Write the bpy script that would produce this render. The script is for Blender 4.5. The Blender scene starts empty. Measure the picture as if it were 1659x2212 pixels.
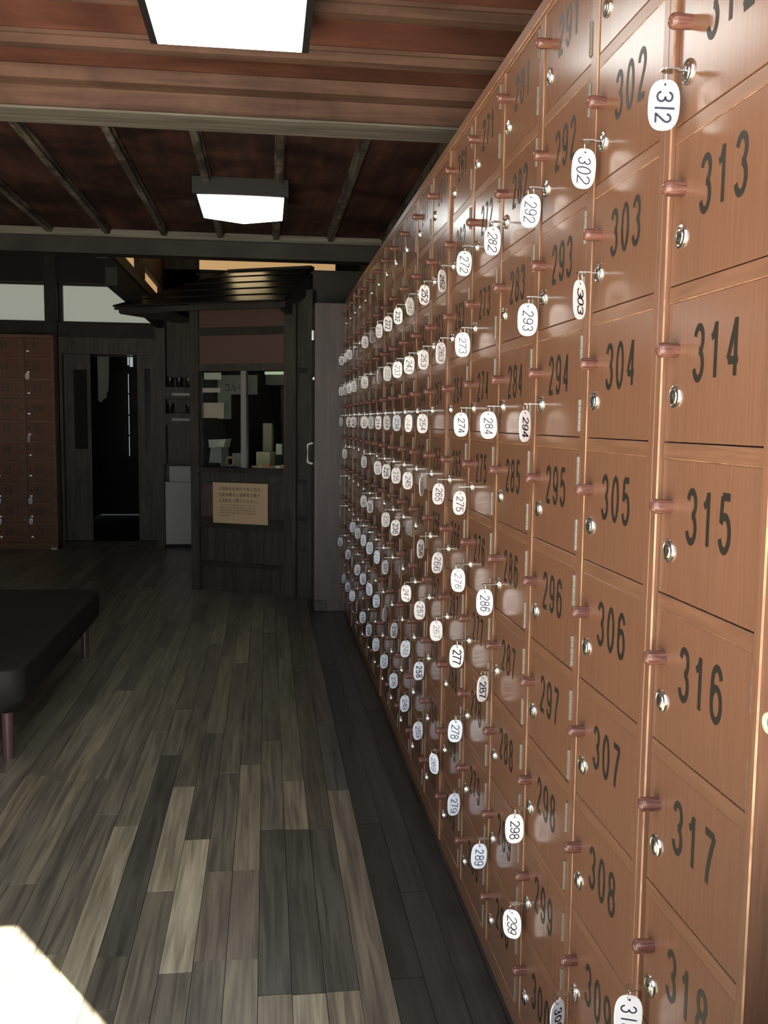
import bpy, bmesh, math, random
from mathutils import Vector, Matrix
random.seed(7)
S = bpy.context.scene
COL = S.collection
PI = math.pi

# ------------------------------------------------------------------ camera
CAM_H = 1.285
yaw, pitch, roll = 0.12708, -0.09795, 0.01101
fw = Vector((math.sin(yaw) * math.cos(pitch), math.cos(yaw) * math.cos(pitch), math.sin(pitch)))
rt = Vector((math.cos(yaw), -math.sin(yaw), 0))
up = rt.cross(fw)
r2 = rt * math.cos(roll) + up * math.sin(roll)
u2 = -rt * math.sin(roll) + up * math.cos(roll)
cam = bpy.data.cameras.new('camera')
cam.sensor_width = 36
cam.sensor_fit = 'AUTO'
cam.lens = 1993.3 / 2212 * 36
cam.clip_start = 0.05
camo = bpy.data.objects.new('camera', cam)
COL.objects.link(camo)
camo.matrix_world = Matrix(((r2.x, u2.x, -fw.x, 0), (r2.y, u2.y, -fw.y, 0), (r2.z, u2.z, -fw.z, CAM_H), (0, 0, 0, 1)))
S.camera = camo

# ------------------------------------------------------------------ light
world = bpy.data.worlds.new('world')
S.world = world
world.use_nodes = True
bg = world.node_tree.nodes['Background']
bg.inputs[0].default_value = (0.86, 0.93, 1.0, 1)
bg.inputs[1].default_value = 4.1
sun = bpy.data.lights.new('sun', 'SUN')
sun.energy = 80.0
sun.color = (1.0, 0.93, 0.82)
sun.angle = 0.009
suno = bpy.data.objects.new('sun', sun)
COL.objects.link(suno)
sd = Vector((-0.572, 0.82, -1.03))      # direction the sunlight travels
suno.rotation_euler = sd.to_track_quat('-Z', 'Y').to_euler()
suno.location = (3, -5, 6)
S.view_settings.view_transform = 'Standard'
S.view_settings.look = 'None'
S.view_settings.gamma = 1
S.view_settings.use_curve_mapping = False
S.view_settings.exposure = 0.0
LAMP_EMIT = 6.0
WINDOW_EMIT = 0.25
WARM_EMIT = 0.5

# ------------------------------------------------------------------ materials
def mat(name, col, rough=0.5, metal=0.0, spec=0.5, emit=None, estr=0.0):
    m = bpy.data.materials.new(name)
    m.use_nodes = True
    b = m.node_tree.nodes['Principled BSDF']
    b.inputs['Base Color'].default_value = (*col, 1)
    b.inputs['Roughness'].default_value = rough
    b.inputs['Metallic'].default_value = metal
    b.inputs['Specular IOR Level'].default_value = spec
    if emit:
        b.inputs['Emission Color'].default_value = (*emit, 1)
        b.inputs['Emission Strength'].default_value = estr
    return m

def grain(name, c1, c2, scale=(60, 60, 3), rough=0.3, spec=0.5, bump=0.0, attr=False, detail=5, world=False, rvar=0.0, nscale=1.0, stain=None):
    """wood: stretched noise; offset per object; optional per-board colour from attribute Col"""
    m = mat(name, c1, rough, 0, spec)
    nt = m.node_tree
    N, Lk = nt.nodes, nt.links
    b = N['Principled BSDF']
    if world:
        g = N.new('ShaderNodeNewGeometry')
        src = g.outputs['Position']
    else:
        tc = N.new('ShaderNodeTexCoord')
        oi = N.new('ShaderNodeObjectInfo')
        ad = N.new('ShaderNodeVectorMath')
        ad.operation = 'ADD'
        ml = N.new('ShaderNodeMath')
        ml.operation = 'MULTIPLY'
        ml.inputs[1].default_value = 37.0
        Lk.new(oi.outputs['Random'], ml.inputs[0])
        Lk.new(tc.outputs['Object'], ad.inputs[0])
        Lk.new(ml.outputs[0], ad.inputs[1])
        src = ad.outputs[0]
    mp = N.new('ShaderNodeMapping')
    mp.inputs['Scale'].default_value = scale
    Lk.new(src, mp.inputs[0])
    if attr:
        at = N.new('ShaderNodeAttribute')
        at.attribute_name = 'Col'
        ad2 = N.new('ShaderNodeVectorMath')
        ad2.operation = 'MULTIPLY_ADD'
        ad2.inputs[1].default_value = (31, 31, 31)
        Lk.new(at.outputs['Alpha'], ad2.inputs[0])
        Lk.new(mp.outputs[0], ad2.inputs[2])
        src2 = ad2.outputs[0]
    else:
        src2 = mp.outputs[0]
    nz = N.new('ShaderNodeTexNoise')
    nz.inputs['Scale'].default_value = nscale
    nz.inputs['Detail'].default_value = detail
    nz.inputs['Distortion'].default_value = 0.6
    Lk.new(src2, nz.inputs['Vector'])
    rp = N.new('ShaderNodeValToRGB')
    rp.color_ramp.elements[0].position = 0.35
    rp.color_ramp.elements[1].position = 0.68
    rp.color_ramp.elements[0].color = (*c1, 1)
    rp.color_ramp.elements[1].color = (*c2, 1)
    Lk.new(nz.outputs['Fac'], rp.inputs[0])
    out = rp.outputs[0]
    if attr:
        mx = N.new('ShaderNodeMix')
        mx.data_type = 'RGBA'
        mx.blend_type = 'MULTIPLY'
        mx.inputs['Factor'].default_value = 1
        Lk.new(out, mx.inputs[6])
        Lk.new(at.outputs['Color'], mx.inputs[7])
        out = mx.outputs[2]
    if stain:
        g2 = N.new('ShaderNodeNewGeometry')
        n2 = N.new('ShaderNodeTexNoise')
        n2.inputs['Scale'].default_value = stain[0]
        n2.inputs['Detail'].default_value = 8
        n2.inputs['Roughness'].default_value = 0.62
        n2.inputs['Distortion'].default_value = 0.8
        Lk.new(g2.outputs['Position'], n2.inputs['Vector'])
        r_ = N.new('ShaderNodeValToRGB')
        r_.color_ramp.elements[0].position = 0.38
        r_.color_ramp.elements[1].position = 0.62
        r_.color_ramp.elements[0].color = (*stain[1], 1)
        r_.color_ramp.elements[1].color = (*stain[2], 1)
        Lk.new(n2.outputs['Fac'], r_.inputs[0])
        m2 = N.new('ShaderNodeMix')
        m2.data_type = 'RGBA'
        m2.blend_type = 'MULTIPLY'
        m2.inputs['Factor'].default_value = 1
        Lk.new(out, m2.inputs[6])
        Lk.new(r_.outputs[0], m2.inputs[7])
        out = m2.outputs[2]
    Lk.new(out, b.inputs['Base Color'])
    if rvar:
        mr = N.new('ShaderNodeMapRange')
        mr.inputs['To Min'].default_value = rough - rvar
        mr.inputs['To Max'].default_value = rough + rvar
        Lk.new(nz.outputs['Fac'], mr.inputs[0])
        Lk.new(mr.outputs[0], b.inputs['Roughness'])
    if bump:
        bp = N.new('ShaderNodeBump')
        bp.inputs['Strength'].default_value = bump
        bp.inputs['Distance'].default_value = 0.002
        Lk.new(nz.outputs['Fac'], bp.inputs['Height'])
        Lk.new(bp.outputs[0], b.inputs['Normal'])
    return m

M = {}
M['door'] = grain('locker_door_wood', (0.158, 0.078, 0.046), (0.182, 0.090, 0.054), (260, 260, 9), 0.20, 0.55, detail=3)
M['frame'] = grain('locker_frame_wood', (0.148, 0.072, 0.042), (0.195, 0.097, 0.058), (140, 140, 9), 0.27, 0.5)
M['rail'] = grain('locker_rail_wood', (0.15, 0.073, 0.042), (0.20, 0.100, 0.058), (9, 140, 140), 0.30, 0.5)
M['worn'] = grain('worn_edge_wood', (0.19, 0.085, 0.045), (0.48, 0.28, 0.155), (40, 40, 14), 0.4, 0.4, detail=6)
M['inside'] = mat('locker_inside', (0.03, 0.015, 0.009), 0.8)
M['number'] = mat('printed_number_black', (0.020, 0.017, 0.013), 0.42)
M['ink'] = mat('marker_ink', (0.012, 0.012, 0.03), 0.4)
M['ink2'] = mat('faded_marker_ink', (0.10, 0.10, 0.17), 0.4)
M['chrome'] = mat('chrome', (0.80, 0.79, 0.74), 0.24, 1.0)
M['steel'] = mat('hinge_steel', (0.17, 0.155, 0.13), 0.5, 0.4)
M['keymetal'] = mat('key_metal', (0.78, 0.76, 0.70), 0.2, 1.0)
M['slot'] = mat('keyhole_dark', (0.02, 0.02, 0.018), 0.4, 0.6)
M['knob'] = grain('knob_wood', (0.085, 0.034, 0.026), (0.19, 0.084, 0.064), (420, 12, 420), 0.20, 0.55, detail=2)
M['tag'] = mat('tag_plastic', (0.92, 0.92, 0.93), 0.25, 0, 0.4)
M['tag_sky'] = mat('tag_plastic_sky_tint', (0.82, 0.89, 1.0), 0.25, 0, 0.4)  # blue of the sky light on lower tags, put into the plastic's colour
M['floor'] = grain('floor_wood', (0.42, 0.42, 0.42), (1.0, 1.0, 1.0), (58, 2.6, 58), 0.30, 0.42, attr=True, world=True, bump=0.15, rvar=0.05, detail=7)
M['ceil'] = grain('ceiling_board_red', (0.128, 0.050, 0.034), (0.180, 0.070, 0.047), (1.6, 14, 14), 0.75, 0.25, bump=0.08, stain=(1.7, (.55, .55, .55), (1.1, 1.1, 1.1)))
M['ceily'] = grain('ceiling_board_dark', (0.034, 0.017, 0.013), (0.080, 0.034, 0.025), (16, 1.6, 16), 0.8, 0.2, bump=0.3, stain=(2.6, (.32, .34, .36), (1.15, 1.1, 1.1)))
M['beam'] = grain('beam_wood', (0.105, 0.058, 0.042), (0.165, 0.092, 0.066), (2.0, 34, 34), 0.7, 0.25, bump=0.25, stain=(2.2, (.55, .56, .58), (1.0, 1.0, 1.0)))
M['rib'] = grain('rib_wood', (0.05, 0.042, 0.036), (0.17, 0.15, 0.125), (40, 2.5, 40), 0.7, 0.25, bump=0.5, stain=(7.0, (.35, .35, .35), (1.35, 1.35, 1.35)))
M['greyx'] = grain('grey_underside_wood', (0.09, 0.083, 0.07), (0.19, 0.175, 0.15), (2.2, 40, 40), 0.7, 0.25, bump=0.2)
M['dark'] = grain('dark_timber', (0.015, 0.014, 0.011), (0.034, 0.030, 0.024), (4, 30, 4), 0.6, 0.35)
M['darkv'] = grain('dark_timber_upright', (0.028, 0.025, 0.020), (0.060, 0.053, 0.042), (30, 30, 2.5), 0.5, 0.4)
M['darkgrey'] = grain('grey_brown_timber', (0.045, 0.043, 0.034), (0.085, 0.080, 0.064), (25, 25, 2.5), 0.55, 0.35)
M['black'] = mat('soot_black', (0.017, 0.016, 0.013), 0.8)
M['plaster'] = mat('dark_plaster', (0.09, 0.08, 0.065), 0.9)
M['redpanel'] = grain('reddish_lattice_panel', (0.085, 0.052, 0.040), (0.12, 0.072, 0.056), (160, 160, 160), 0.6, 0.3)
M['redwall'] = grain('reddish_wall_board', (0.16, 0.075, 0.045), (0.26, 0.13, 0.08), (12, 12, 2), 0.6, 0.3)
M['sidepanel'] = grain('brown_grained_board', (0.052, 0.037, 0.031), (0.098, 0.069, 0.058), (22, 22, 2.0), 0.42, 0.5, detail=8)
M['shoji'] = mat('frosted_pane', (0.55, 0.57, 0.52), 0.6, emit=(0.80, 0.86, 0.72), estr=WINDOW_EMIT)
M['fill_pane'] = mat('fill_pane_glow', (0.55, 0.55, 0.48), 0.8, emit=(1.0, 0.95, 0.82), estr=.12)  # glow of the fill panes added on the left wall
M['warm'] = mat('warm_lit_pane', (0.6, 0.45, 0.25), 0.6, emit=(1.0, 0.60, 0.27), estr=WARM_EMIT)
M['warmlamp'] = mat('warm_lamp_shade', (0.8, 0.7, 0.5), 0.6, emit=(1.0, 0.74, 0.40), estr=3.0)
M['lamp'] = mat('lamp_diffuser', (0.9, 0.9, 0.9), 0.4, emit=(0.95, 1.0, 0.98), estr=LAMP_EMIT)
M['blackmetal'] = mat('black_metal', (0.018, 0.018, 0.018), 0.4, 0, 0.4)
M['roof'] = mat('roof_lacquer_dark', (0.012, 0.012, 0.011), 0.22, 0, 0.6)
M['alu'] = mat('aluminium', (0.42, 0.43, 0.42), 0.35, 0.9)
M['white'] = mat('white_enamel', (0.45, 0.46, 0.44), 0.6)
M['whitebar'] = mat('white_handle', (0.80, 0.76, 0.70), 0.35)
M['paper'] = mat('tan_paper', (0.50, 0.365, 0.22), 0.7)
M['print'] = mat('sign_print', (0.10, 0.055, 0.03), 0.6)
M['card'] = mat('pale_card', (0.50, 0.50, 0.42), 0.7)
M['cream'] = mat('cream_card', (0.42, 0.38, 0.25), 0.7)
M['pink'] = mat('pinkish_paper', (0.45, 0.36, 0.30), 0.15, 0, 0.9)
M['greyplastic'] = mat('grey_plastic', (0.24, 0.24, 0.22), 0.5)
M['tape'] = mat('tape_roll_brown', (0.45, 0.33, 0.18), 0.4)
M['orange'] = mat('orange_wrap', (0.50, 0.22, 0.08), 0.5)
M['vinyl'] = mat('black_vinyl', (0.017, 0.017, 0.014), 0.6, 0, 0.2)
M['legwood'] = mat('bench_leg_reddish', (0.095, 0.050, 0.050), 0.25, 0, 0.7)
M['ground'] = mat('outdoor_paving', (0.42, 0.39, 0.34), 0.9)
M['cloth'] = mat('grey_cloth', (0.22, 0.23, 0.21), 0.9)
M['skylight'] = mat('daylit_pane', (0.6, 0.65, 0.65), 0.5, emit=(0.85, 0.97, 1.0), estr=0.40)
M['fluor'] = mat('greenish_tube', (0.8, 0.9, 0.6), 0.4, emit=(0.85, 1.0, 0.66), estr=0.38)
M['beige'] = mat('beige_rubber', (0.62, 0.52, 0.36), 0.5)
gl = mat('clear_glass', (0.9, 0.95, 0.92), 0.02)
gl.node_tree.nodes['Principled BSDF'].inputs['Transmission Weight'].default_value = 1.0
gl.node_tree.nodes['Principled BSDF'].inputs['IOR'].default_value = 1.12
M['glass'] = gl
M['darkglass'] = mat('dark_glass', (0.02, 0.022, 0.02), 0.1, 0, 0.5)

# ------------------------------------------------------------------ mesh helpers
class MB:
    def __init__(s):
        s.v, s.f, s.mi = [], [], []
    def add(s, vs, fs, mi=0):
        o = len(s.v)
        s.v += [tuple(p) for p in vs]
        s.f += [tuple(i + o for i in f) for f in fs]
        s.mi += [mi] * len(fs)
        return s
    def box(s, x0, x1, y0, y1, z0, z1, mi=0):
        return s.add([(x0, y0, z0), (x1, y0, z0), (x1, y1, z0), (x0, y1, z0), (x0, y0, z1), (x1, y0, z1), (x1, y1, z1), (x0, y1, z1)],
                     [(0, 3, 2, 1), (4, 5, 6, 7), (0, 1, 5, 4), (1, 2, 6, 5), (2, 3, 7, 6), (3, 0, 4, 7)], mi)
    def cbox(s, x0, x1, y0, y1, z0, z1, c=0.0015, mi=0, me=None, edges='brtl'):
        """box whose four front edges (at y0, towards -y) are chamfered; chamfer faces take slot me"""
        me = mi if me is None else me
        yf = y0 + c
        v = [(x0 + c, y0, z0 + c), (x1 - c, y0, z0 + c), (x1 - c, y0, z1 - c), (x0 + c, y0, z1 - c),
             (x0, yf, z0), (x1, yf, z0), (x1, yf, z1), (x0, yf, z1),
             (x0, y1, z0), (x1, y1, z0), (x1, y1, z1), (x0, y1, z1)]
        s.add(v, [(0, 1, 2, 3), (4, 8, 9, 5), (5, 9, 10, 6), (6, 10, 11, 7), (7, 11, 8, 4), (8, 11, 10, 9)], mi)
        o = len(s.v) - 12
        for e, f in zip('brtl', [(0, 4, 5, 1), (1, 5, 6, 2), (2, 6, 7, 3), (3, 7, 4, 0)]):
            s.f.append(tuple(i + o for i in f))
            s.mi.append(me if e in edges else mi)
        return s
    def lathe(s, prof, n=14, axis='Y', sign=-1, c=(0, 0, 0), mi=0):
        """prof: list of (radius, height along axis*sign)"""
        vs, fs = [], []
        for r, h in prof:
            for k in range(n):
                a = 2 * PI * k / n
                p, q = r * math.cos(a), r * math.sin(a)
                if axis == 'Y':
                    vs.append((c[0] + p, c[1] + sign * h, c[2] + q))
                elif axis == 'Z':
                    vs.append((c[0] + p, c[1] + q, c[2] + sign * h))
                else:
                    vs.append((c[0] + sign * h, c[1] + p, c[2] + q))
        m = len(prof)
        for i in range(m - 1):
            for k in range(n):
                a, b = i * n + k, i * n + (k + 1) % n
                fs.append((a, b, b + n, a + n))
        fs.append(tuple(range(n))[::-1])
        fs.append(tuple(range((m - 1) * n, m * n)))
        return s.add(vs, fs, mi)
    def torus(s, R, r, c=(0, 0, 0), n=20, m=6, mi=0, plane='XZ'):
        vs, fs = [], []
        for i in range(n):
            a = 2 * PI * i / n
            for j in range(m):
                b = 2 * PI * j / m
                rr = R + r * math.cos(b)
                p, q, t = rr * math.cos(a), rr * math.sin(a), r * math.sin(b)
                vs.append((c[0] + p, c[1] + t, c[2] + q) if plane == 'XZ' else (c[0] + t, c[1] + p, c[2] + q))
        for i in range(n):
            for j in range(m):
                fs.append((i * m + j, i * m + (j + 1) % m, ((i + 1) % n) * m + (j + 1) % m, ((i + 1) % n) * m + j))
        return s.add(vs, fs, mi)
    def tube(s, pts, r, n=8, mi=0):
        pts = [Vector(p) for p in pts]
        rings = []
        for i, p in enumerate(pts):
            d = (pts[min(i + 1, len(pts) - 1)] - pts[max(i - 1, 0)]).normalized()
            a = d.cross(Vector((0, 0, 1)))
            if a.length < 1e-3:
                a = d.cross(Vector((1, 0, 0)))
            a.normalize()
            b = d.cross(a)
            rings.append([p + a * r * math.cos(2 * PI * k / n) + b * r * math.sin(2 * PI * k / n) for k in range(n)])
        vs = [v for R_ in rings for v in R_]
        fs = []
        for i in range(len(pts) - 1):
            for k in range(n):
                fs.append((i * n + k, i * n + (k + 1) % n, (i + 1) * n + (k + 1) % n, (i + 1) * n + k))
        fs.append(tuple(range(n))[::-1])
        fs.append(tuple(range((len(pts) - 1) * n, len(pts) * n)))
        return s.add(vs, fs, mi)
    def mesh(s, name, mats, smooth=False):
        me = bpy.data.meshes.new(name)
        me.from_pydata(s.v, [], s.f)
        for m in (mats if isinstance(mats, (list, tuple)) else [mats]):
            me.materials.append(M[m] if isinstance(m, str) else m)
        me.polygons.foreach_set('material_index', s.mi)
        if smooth:
            me.polygons.foreach_set('use_smooth', [True] * len(me.polygons))
            try:
                me.set_sharp_from_angle(angle=math.radians(40))
            except Exception:
                pass
        me.update()
        return me

def fixn(me):
    bm = bmesh.new()
    bm.from_mesh(me)
    bmesh.ops.recalc_face_normals(bm, faces=bm.faces)
    bm.to_mesh(me)
    bm.free()
    return me

def ob(name, me, parent=None, loc=(0, 0, 0), rot=(0, 0, 0)):
    o = bpy.data.objects.new(name, me)
    COL.objects.link(o)
    o.location = loc
    o.rotation_euler = rot
    if parent:
        o.parent = parent
    return o

def thing(name, label, cat, loc=(0, 0, 0), rz=0, group=None):
    o = ob(name, None, None, loc, (0, 0, rz))
    o['label'] = label
    o['category'] = cat
    if group:
        o['group'] = group
    return o

def tag(o, label, cat, group=None):
    o['label'] = label
    o['category'] = cat
    if group:
        o['group'] = group
    return o

def struct(name, me=None, label=None, cat=None, loc=(0, 0, 0), rz=0):
    o = ob(name, me, None, loc, (0, 0, rz))
    o['kind'] = 'structure'
    if label:
        o['label'] = label
    if cat:
        o['category'] = cat
    return o

def bx(name, m, x0, x1, y0, y1, z0, z1, parent=None):
    c = ((x0 + x1) / 2, (y0 + y1) / 2, z0)
    mb = MB().box(x0 - c[0], x1 - c[0], y0 - c[1], y1 - c[1], 0, z1 - z0)
    return ob(name, mb.mesh(name, m), parent, c)

# ------------------------------------------------------------------ digits (stroke ribbons)
def arc(cx, cy, rx, ry, a0, a1, n=12):
    return [(cx + rx * math.cos(math.radians(a0 + (a1 - a0) * i / n)), cy + ry * math.sin(math.radians(a0 + (a1 - a0) * i / n))) for i in range(n + 1)]

DIG = {
    '0': [arc(.5, .5, .5, .5, 90, 450, 24)],
    '1': [[(.62, 1.03), (.62, 0)], [(.12, .76), (.34, .79), (.50, .88), (.58, 1.0)]],
    '2': [arc(.5, .74, .48, .26, 170, -35, 12) + [(.03, .03)], [(-.02, .0), (1.0, .0)]],
    '3': [arc(.48, .76, .46, .24, 165, -80, 12), arc(.48, .27, .50, .27, 82, -165, 14)],
    '4': [[(.72, 1.0), (.0, .30)], [(.0, .28), (1.02, .28)], [(.74, 1.03), (.74, 0)]],
    '5': [[(.95, 1.0), (.16, 1.0)], [(.17, 1.0), (.06, .50)], [(.06, .50)] + arc(.47, .32, .51, .32, 125, -160, 14)],
    '6': [arc(.52, .74, .46, .26, 15, 165, 8) + [(.02, .55), (.0, .35)], arc(.5, .31, .5, .31, 0, 360, 18)],
    '7': [[(.0, 1.0), (1.0, 1.0)], [(1.0, 1.0), (.62, .60), (.40, .28), (.32, .0)]],
    '8': [arc(.5, .77, .44, .23, 0, 360, 16), arc(.5, .27, .5, .27, 0, 360, 18)],
    '9': [arc(.48, .26, .46, .26, -165, -15, 8) + [(.98, .45), (1.0, .65)], arc(.5, .69, .5, .31, 0, 360, 18)],
}

def ribbon(mb, pts, t, place, cap=False, ay=1.0):
    P = [Vector((p[0], p[1])) for p in pts]
    closed = (P[0] - P[-1]).length < 1e-5
    n = len(P)
    vs = []
    for i in range(n):
        if closed:
            a, b = P[(i - 1) % (n - 1)], P[(i + 1) % (n - 1)]
        else:
            a, b = P[max(i - 1, 0)], P[min(i + 1, n - 1)]
        d = (b - a)
        if d.length < 1e-9:
            d = Vector((1, 0))
        d.normalize()
        nn = Vector((-d.y, d.x * ay)) * t / 2
        vs += [P[i] + nn, P[i] - nn]
    fs = [(2 * i + 1, 2 * i + 3, 2 * i + 2, 2 * i) for i in range(n - 1)]
    if cap:
        for e in (P[0], P[-1]):
            o = len(vs)
            vs += [e + Vector((math.cos(k * PI / 4), math.sin(k * PI / 4))) * t / 2 for k in range(8)]
            fs.append(tuple(o + k for k in range(8)))
    mb.add([place(v.x, v.y) for v in vs], fs)

def number_mesh(txt, h=0.0705, w=0.0300, gap=0.0420, t=0.0078, x0=0.0, z0=0.0, y=-0.0004):
    mb = MB()
    q = 0
    for i, ch in enumerate(txt):
        ox = x0 + i * gap + t / 2
        if ch == '1':
            ox -= 0.002
        for st in DIG[ch]:
            pts = [(ox + p[0] * (w - t), z0 + t / 2 + p[1] * (h - t)) for p in st]
            q += 1
            ribbon(mb, pts, t, lambda a, b: (a, y - .00004 * (q % 3), b), False, 1.18)
    return mb.mesh('door_number', 'number')

def hand_mesh(txt, seed, t, yf):
    """hand-written number running down the tag, tops of the digits to the right"""
    rnd = random.Random(seed)
    mb = MB()
    n = len(txt)
    H = rnd.uniform(.0175, .0215)
    W = rnd.uniform(.0092, .0108)
    G = rnd.uniform(.0130, .0142)
    L0 = (n - 1) * G + W
    slant = rnd.uniform(.05, .35)
    for i, ch in enumerate(txt):
        ww, hh = W * rnd.uniform(.85, 1.1), H * rnd.uniform(.88, 1.08)
        dy = rnd.uniform(-.0012, .0012)
        for st in DIG[ch]:
            if ch == '1' and len(st) > 2:
                continue
            pts = []
            for px, py in st:
                tx = i * G + px * ww + (py - .5) * hh * slant * .5
                ty = (py - .5) * hh + dy
                pts.append((ty, L0 / 2 - .003 - tx))
            ribbon(mb, pts, t, lambda a, b: (a, yf, b), True)
    return mb

# ------------------------------------------------------------------ floor
EDGE0 = 0.2845
PITCH = 0.0765
def board_colour(k, y0, y1, x):
    """tone of a board: mottled greys and tans, darker strips beside the lockers"""
    r = random.random()
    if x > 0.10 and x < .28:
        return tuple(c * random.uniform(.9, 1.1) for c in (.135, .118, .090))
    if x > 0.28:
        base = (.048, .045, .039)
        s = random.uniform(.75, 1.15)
    else:
        if r < .25:
            base = (.185, .168, .126)
        elif r < .5:
            base = (.215, .192, .142)
        elif r < .8:
            base = (.250, .226, .163)
        else:
            base = (.29, .26, .18)
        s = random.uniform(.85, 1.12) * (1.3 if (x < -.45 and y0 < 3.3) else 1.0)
    return tuple(c * s for c in base)
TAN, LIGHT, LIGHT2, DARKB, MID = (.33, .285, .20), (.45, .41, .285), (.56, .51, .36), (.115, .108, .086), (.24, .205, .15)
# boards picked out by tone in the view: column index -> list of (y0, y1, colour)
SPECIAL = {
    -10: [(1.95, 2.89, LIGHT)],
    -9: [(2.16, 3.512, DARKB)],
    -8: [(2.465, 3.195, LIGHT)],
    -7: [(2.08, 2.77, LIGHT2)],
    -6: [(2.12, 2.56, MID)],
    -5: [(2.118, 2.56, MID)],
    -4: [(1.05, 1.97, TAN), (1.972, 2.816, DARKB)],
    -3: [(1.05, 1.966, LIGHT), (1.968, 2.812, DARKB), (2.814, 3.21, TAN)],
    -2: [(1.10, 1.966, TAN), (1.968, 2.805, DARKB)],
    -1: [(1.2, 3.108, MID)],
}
floor = struct('floor', MB().box(-3.7, .95, .66, 9.75, -.10, -.012).mesh('floor', 'black'), 'old wooden board floor of mixed grey and tan strips', None)
boards = []
for k in range(-51, 4):
    xa = EDGE0 + k * PITCH
    fixed = sorted(SPECIAL.get(k, []))
    y = .72 - random.uniform(0, .6)
    segs = []
    while y < 9.7:
        ln = random.choice((.58, .72, .86, .95, 1.1, 1.35))
        y1 = y + ln * random.uniform(.92, 1.05)
        hit = [f for f in fixed if f[0] < y1 and f[1] > y]
        if hit:
            f = hit[0]
            if f[0] - y > .05:
                segs.append((y, f[0], None))
            segs.append((f[0], f[1], f[2]))
            y = f[1]
            fixed.remove(f)
            continue
        segs.append((y, y1, None))
        y = y1
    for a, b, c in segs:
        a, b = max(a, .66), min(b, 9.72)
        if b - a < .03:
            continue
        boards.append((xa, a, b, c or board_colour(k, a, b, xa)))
def board_mesh(lst, origin):
    mb = MB()
    cols = []
    for xa, a, b, c in lst:
        dz = random.uniform(-.0008, .0008)
        x0, x1 = xa + .0007 - origin[0], xa + PITCH - .0007 - origin[0]
        n0 = len(mb.f)
        mb.box(x0, x1, a + .0007 - origin[1], b - .0007 - origin[1], -.012, dz)
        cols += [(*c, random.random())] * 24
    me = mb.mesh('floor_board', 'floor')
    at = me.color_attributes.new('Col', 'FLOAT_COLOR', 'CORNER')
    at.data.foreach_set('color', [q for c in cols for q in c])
    return me
def rank(bd):
    xa, a, b, c = bd
    ym = max((a + b) / 2, .8)
    vis = (xa + PITCH > -.305 * b - .05) and b > 1.75
    return (0 if vis else 1, ym)
boards.sort(key=rank)
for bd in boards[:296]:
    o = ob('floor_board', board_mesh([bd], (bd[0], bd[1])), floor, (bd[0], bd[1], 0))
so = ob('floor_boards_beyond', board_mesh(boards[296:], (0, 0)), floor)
so['kind'] = 'stuff'
struct('ground', MB().box(-12, 9, -12, .64, -.12, -.02).mesh('ground', 'ground'), 'pale paving outside the entrance', None)

# ------------------------------------------------------------------ room shell
XR, XL, YB, YF = .94, -3.7, 9.6, .70
wr = struct('wall_right', MB().box(XR, XR + .1, YF, 12.6, 0, 3.4).mesh('wall_right', 'plaster'))
wl = struct('wall_left', MB().box(XL - .1, XL, YF, YB, 0, 3.4).mesh('wall_left', 'plaster'))
w = struct('window_6', None, 'added row of faintly glowing fill panes on the unseen left side wall')  # added out of view: glowing panes that lift the dark interior
for i in range(4):
    bx('pane', 'fill_pane', XL + .005, XL + .015, 4.6 + i * 1.1, 5.62 + i * 1.1, .75, 2.0, w)
bx('window_frame', 'dark', XL, XL + .03, 4.5, 9.0, .70, .75, w)
bx('window_frame', 'dark', XL, XL + .03, 4.5, 9.0, 2.0, 2.05, w)
for i in range(5):
    bx('mullion', 'dark', XL, XL + .03, 4.52 + i * 1.1, 4.60 + i * 1.1, .75, 2.0, w)

mb = MB()
mb.box(XL, -1.9, .62, .70, 0, 3.4)
mb.box(.552, XR, .62, .70, 0, 3.4)
mb.box(-1.9, .552, .62, .70, 2.135, 3.4)
mb.box(-.05, .552, .62, .70, 0, .76)  # low sill added out of view to shade the lower lockers and floor
struct('wall_front', mb.mesh('wall_front', 'darkv'))
# back wall with door opening, transom strip and upper warm window
mb = MB()
mb.box(XL, -2.045, YB, YB + .1, 0, 2.235)
mb.box(-2.045, -1.02, YB, YB + .1, 2.08, 2.235)
mb.box(-1.02, XR, YB, YB + .1, 0, 2.775)
mb.box(XL, -1.03, YB, YB + .1, 2.585, 3.4)
mb.box(-1.03, -.667, YB, YB + .1, 2.235, 3.4)
mb.box(.70, XR, YB, YB + .1, 2.775, 3.4)
mb.box(-.667, .70, YB, YB + .1, 3.15, 3.4)
struct('wall_back', mb.mesh('wall_back', 'darkgrey'))
# left transom windows
for i, (a, b) in enumerate(((-3.25, -2.165), (-1.995, -1.07))):
    w = struct('window_%d' % (i + 1), None, 'frosted white transom window ' + ('over the left locker cabinet' if i == 0 else 'over the back doorway'))
    pane = ob('pane', MB().box(a, b, 0, .01, 2.235, 2.585).mesh('pane', 'shoji'), w, (0, YB + .03, 0))
    f = MB()
    f.box(a - .03, a, -.02, .05, 2.215, 2.605).box(b, b + .03, -.02, .05, 2.215, 2.605)
    f.box(a, b, -.02, .05, 2.585, 2.605).box(a, b, -.02, .05, 2.215, 2.235)
    ob('window_frame', f.mesh('window_frame', 'dark'), w, (0, YB, 0))
w = struct('window_3', None, 'warm lit upper window above the ticket booth')
ob('pane', MB().box(-.667, .70, 0, .01, 2.775, 3.15).mesh('pane', 'warm'), w, (0, YB + .03, 0))
f = MB().box(-.70, -.667, -.03, .05, 2.72, 3.15).box(.70, .735, -.03, .05, 2.72, 3.15).box(-.70, .735, -.03, .05, 2.745, 2.775)
ob('window_frame', f.mesh('window_frame', 'dark'), w, (0, YB, 0))
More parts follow.
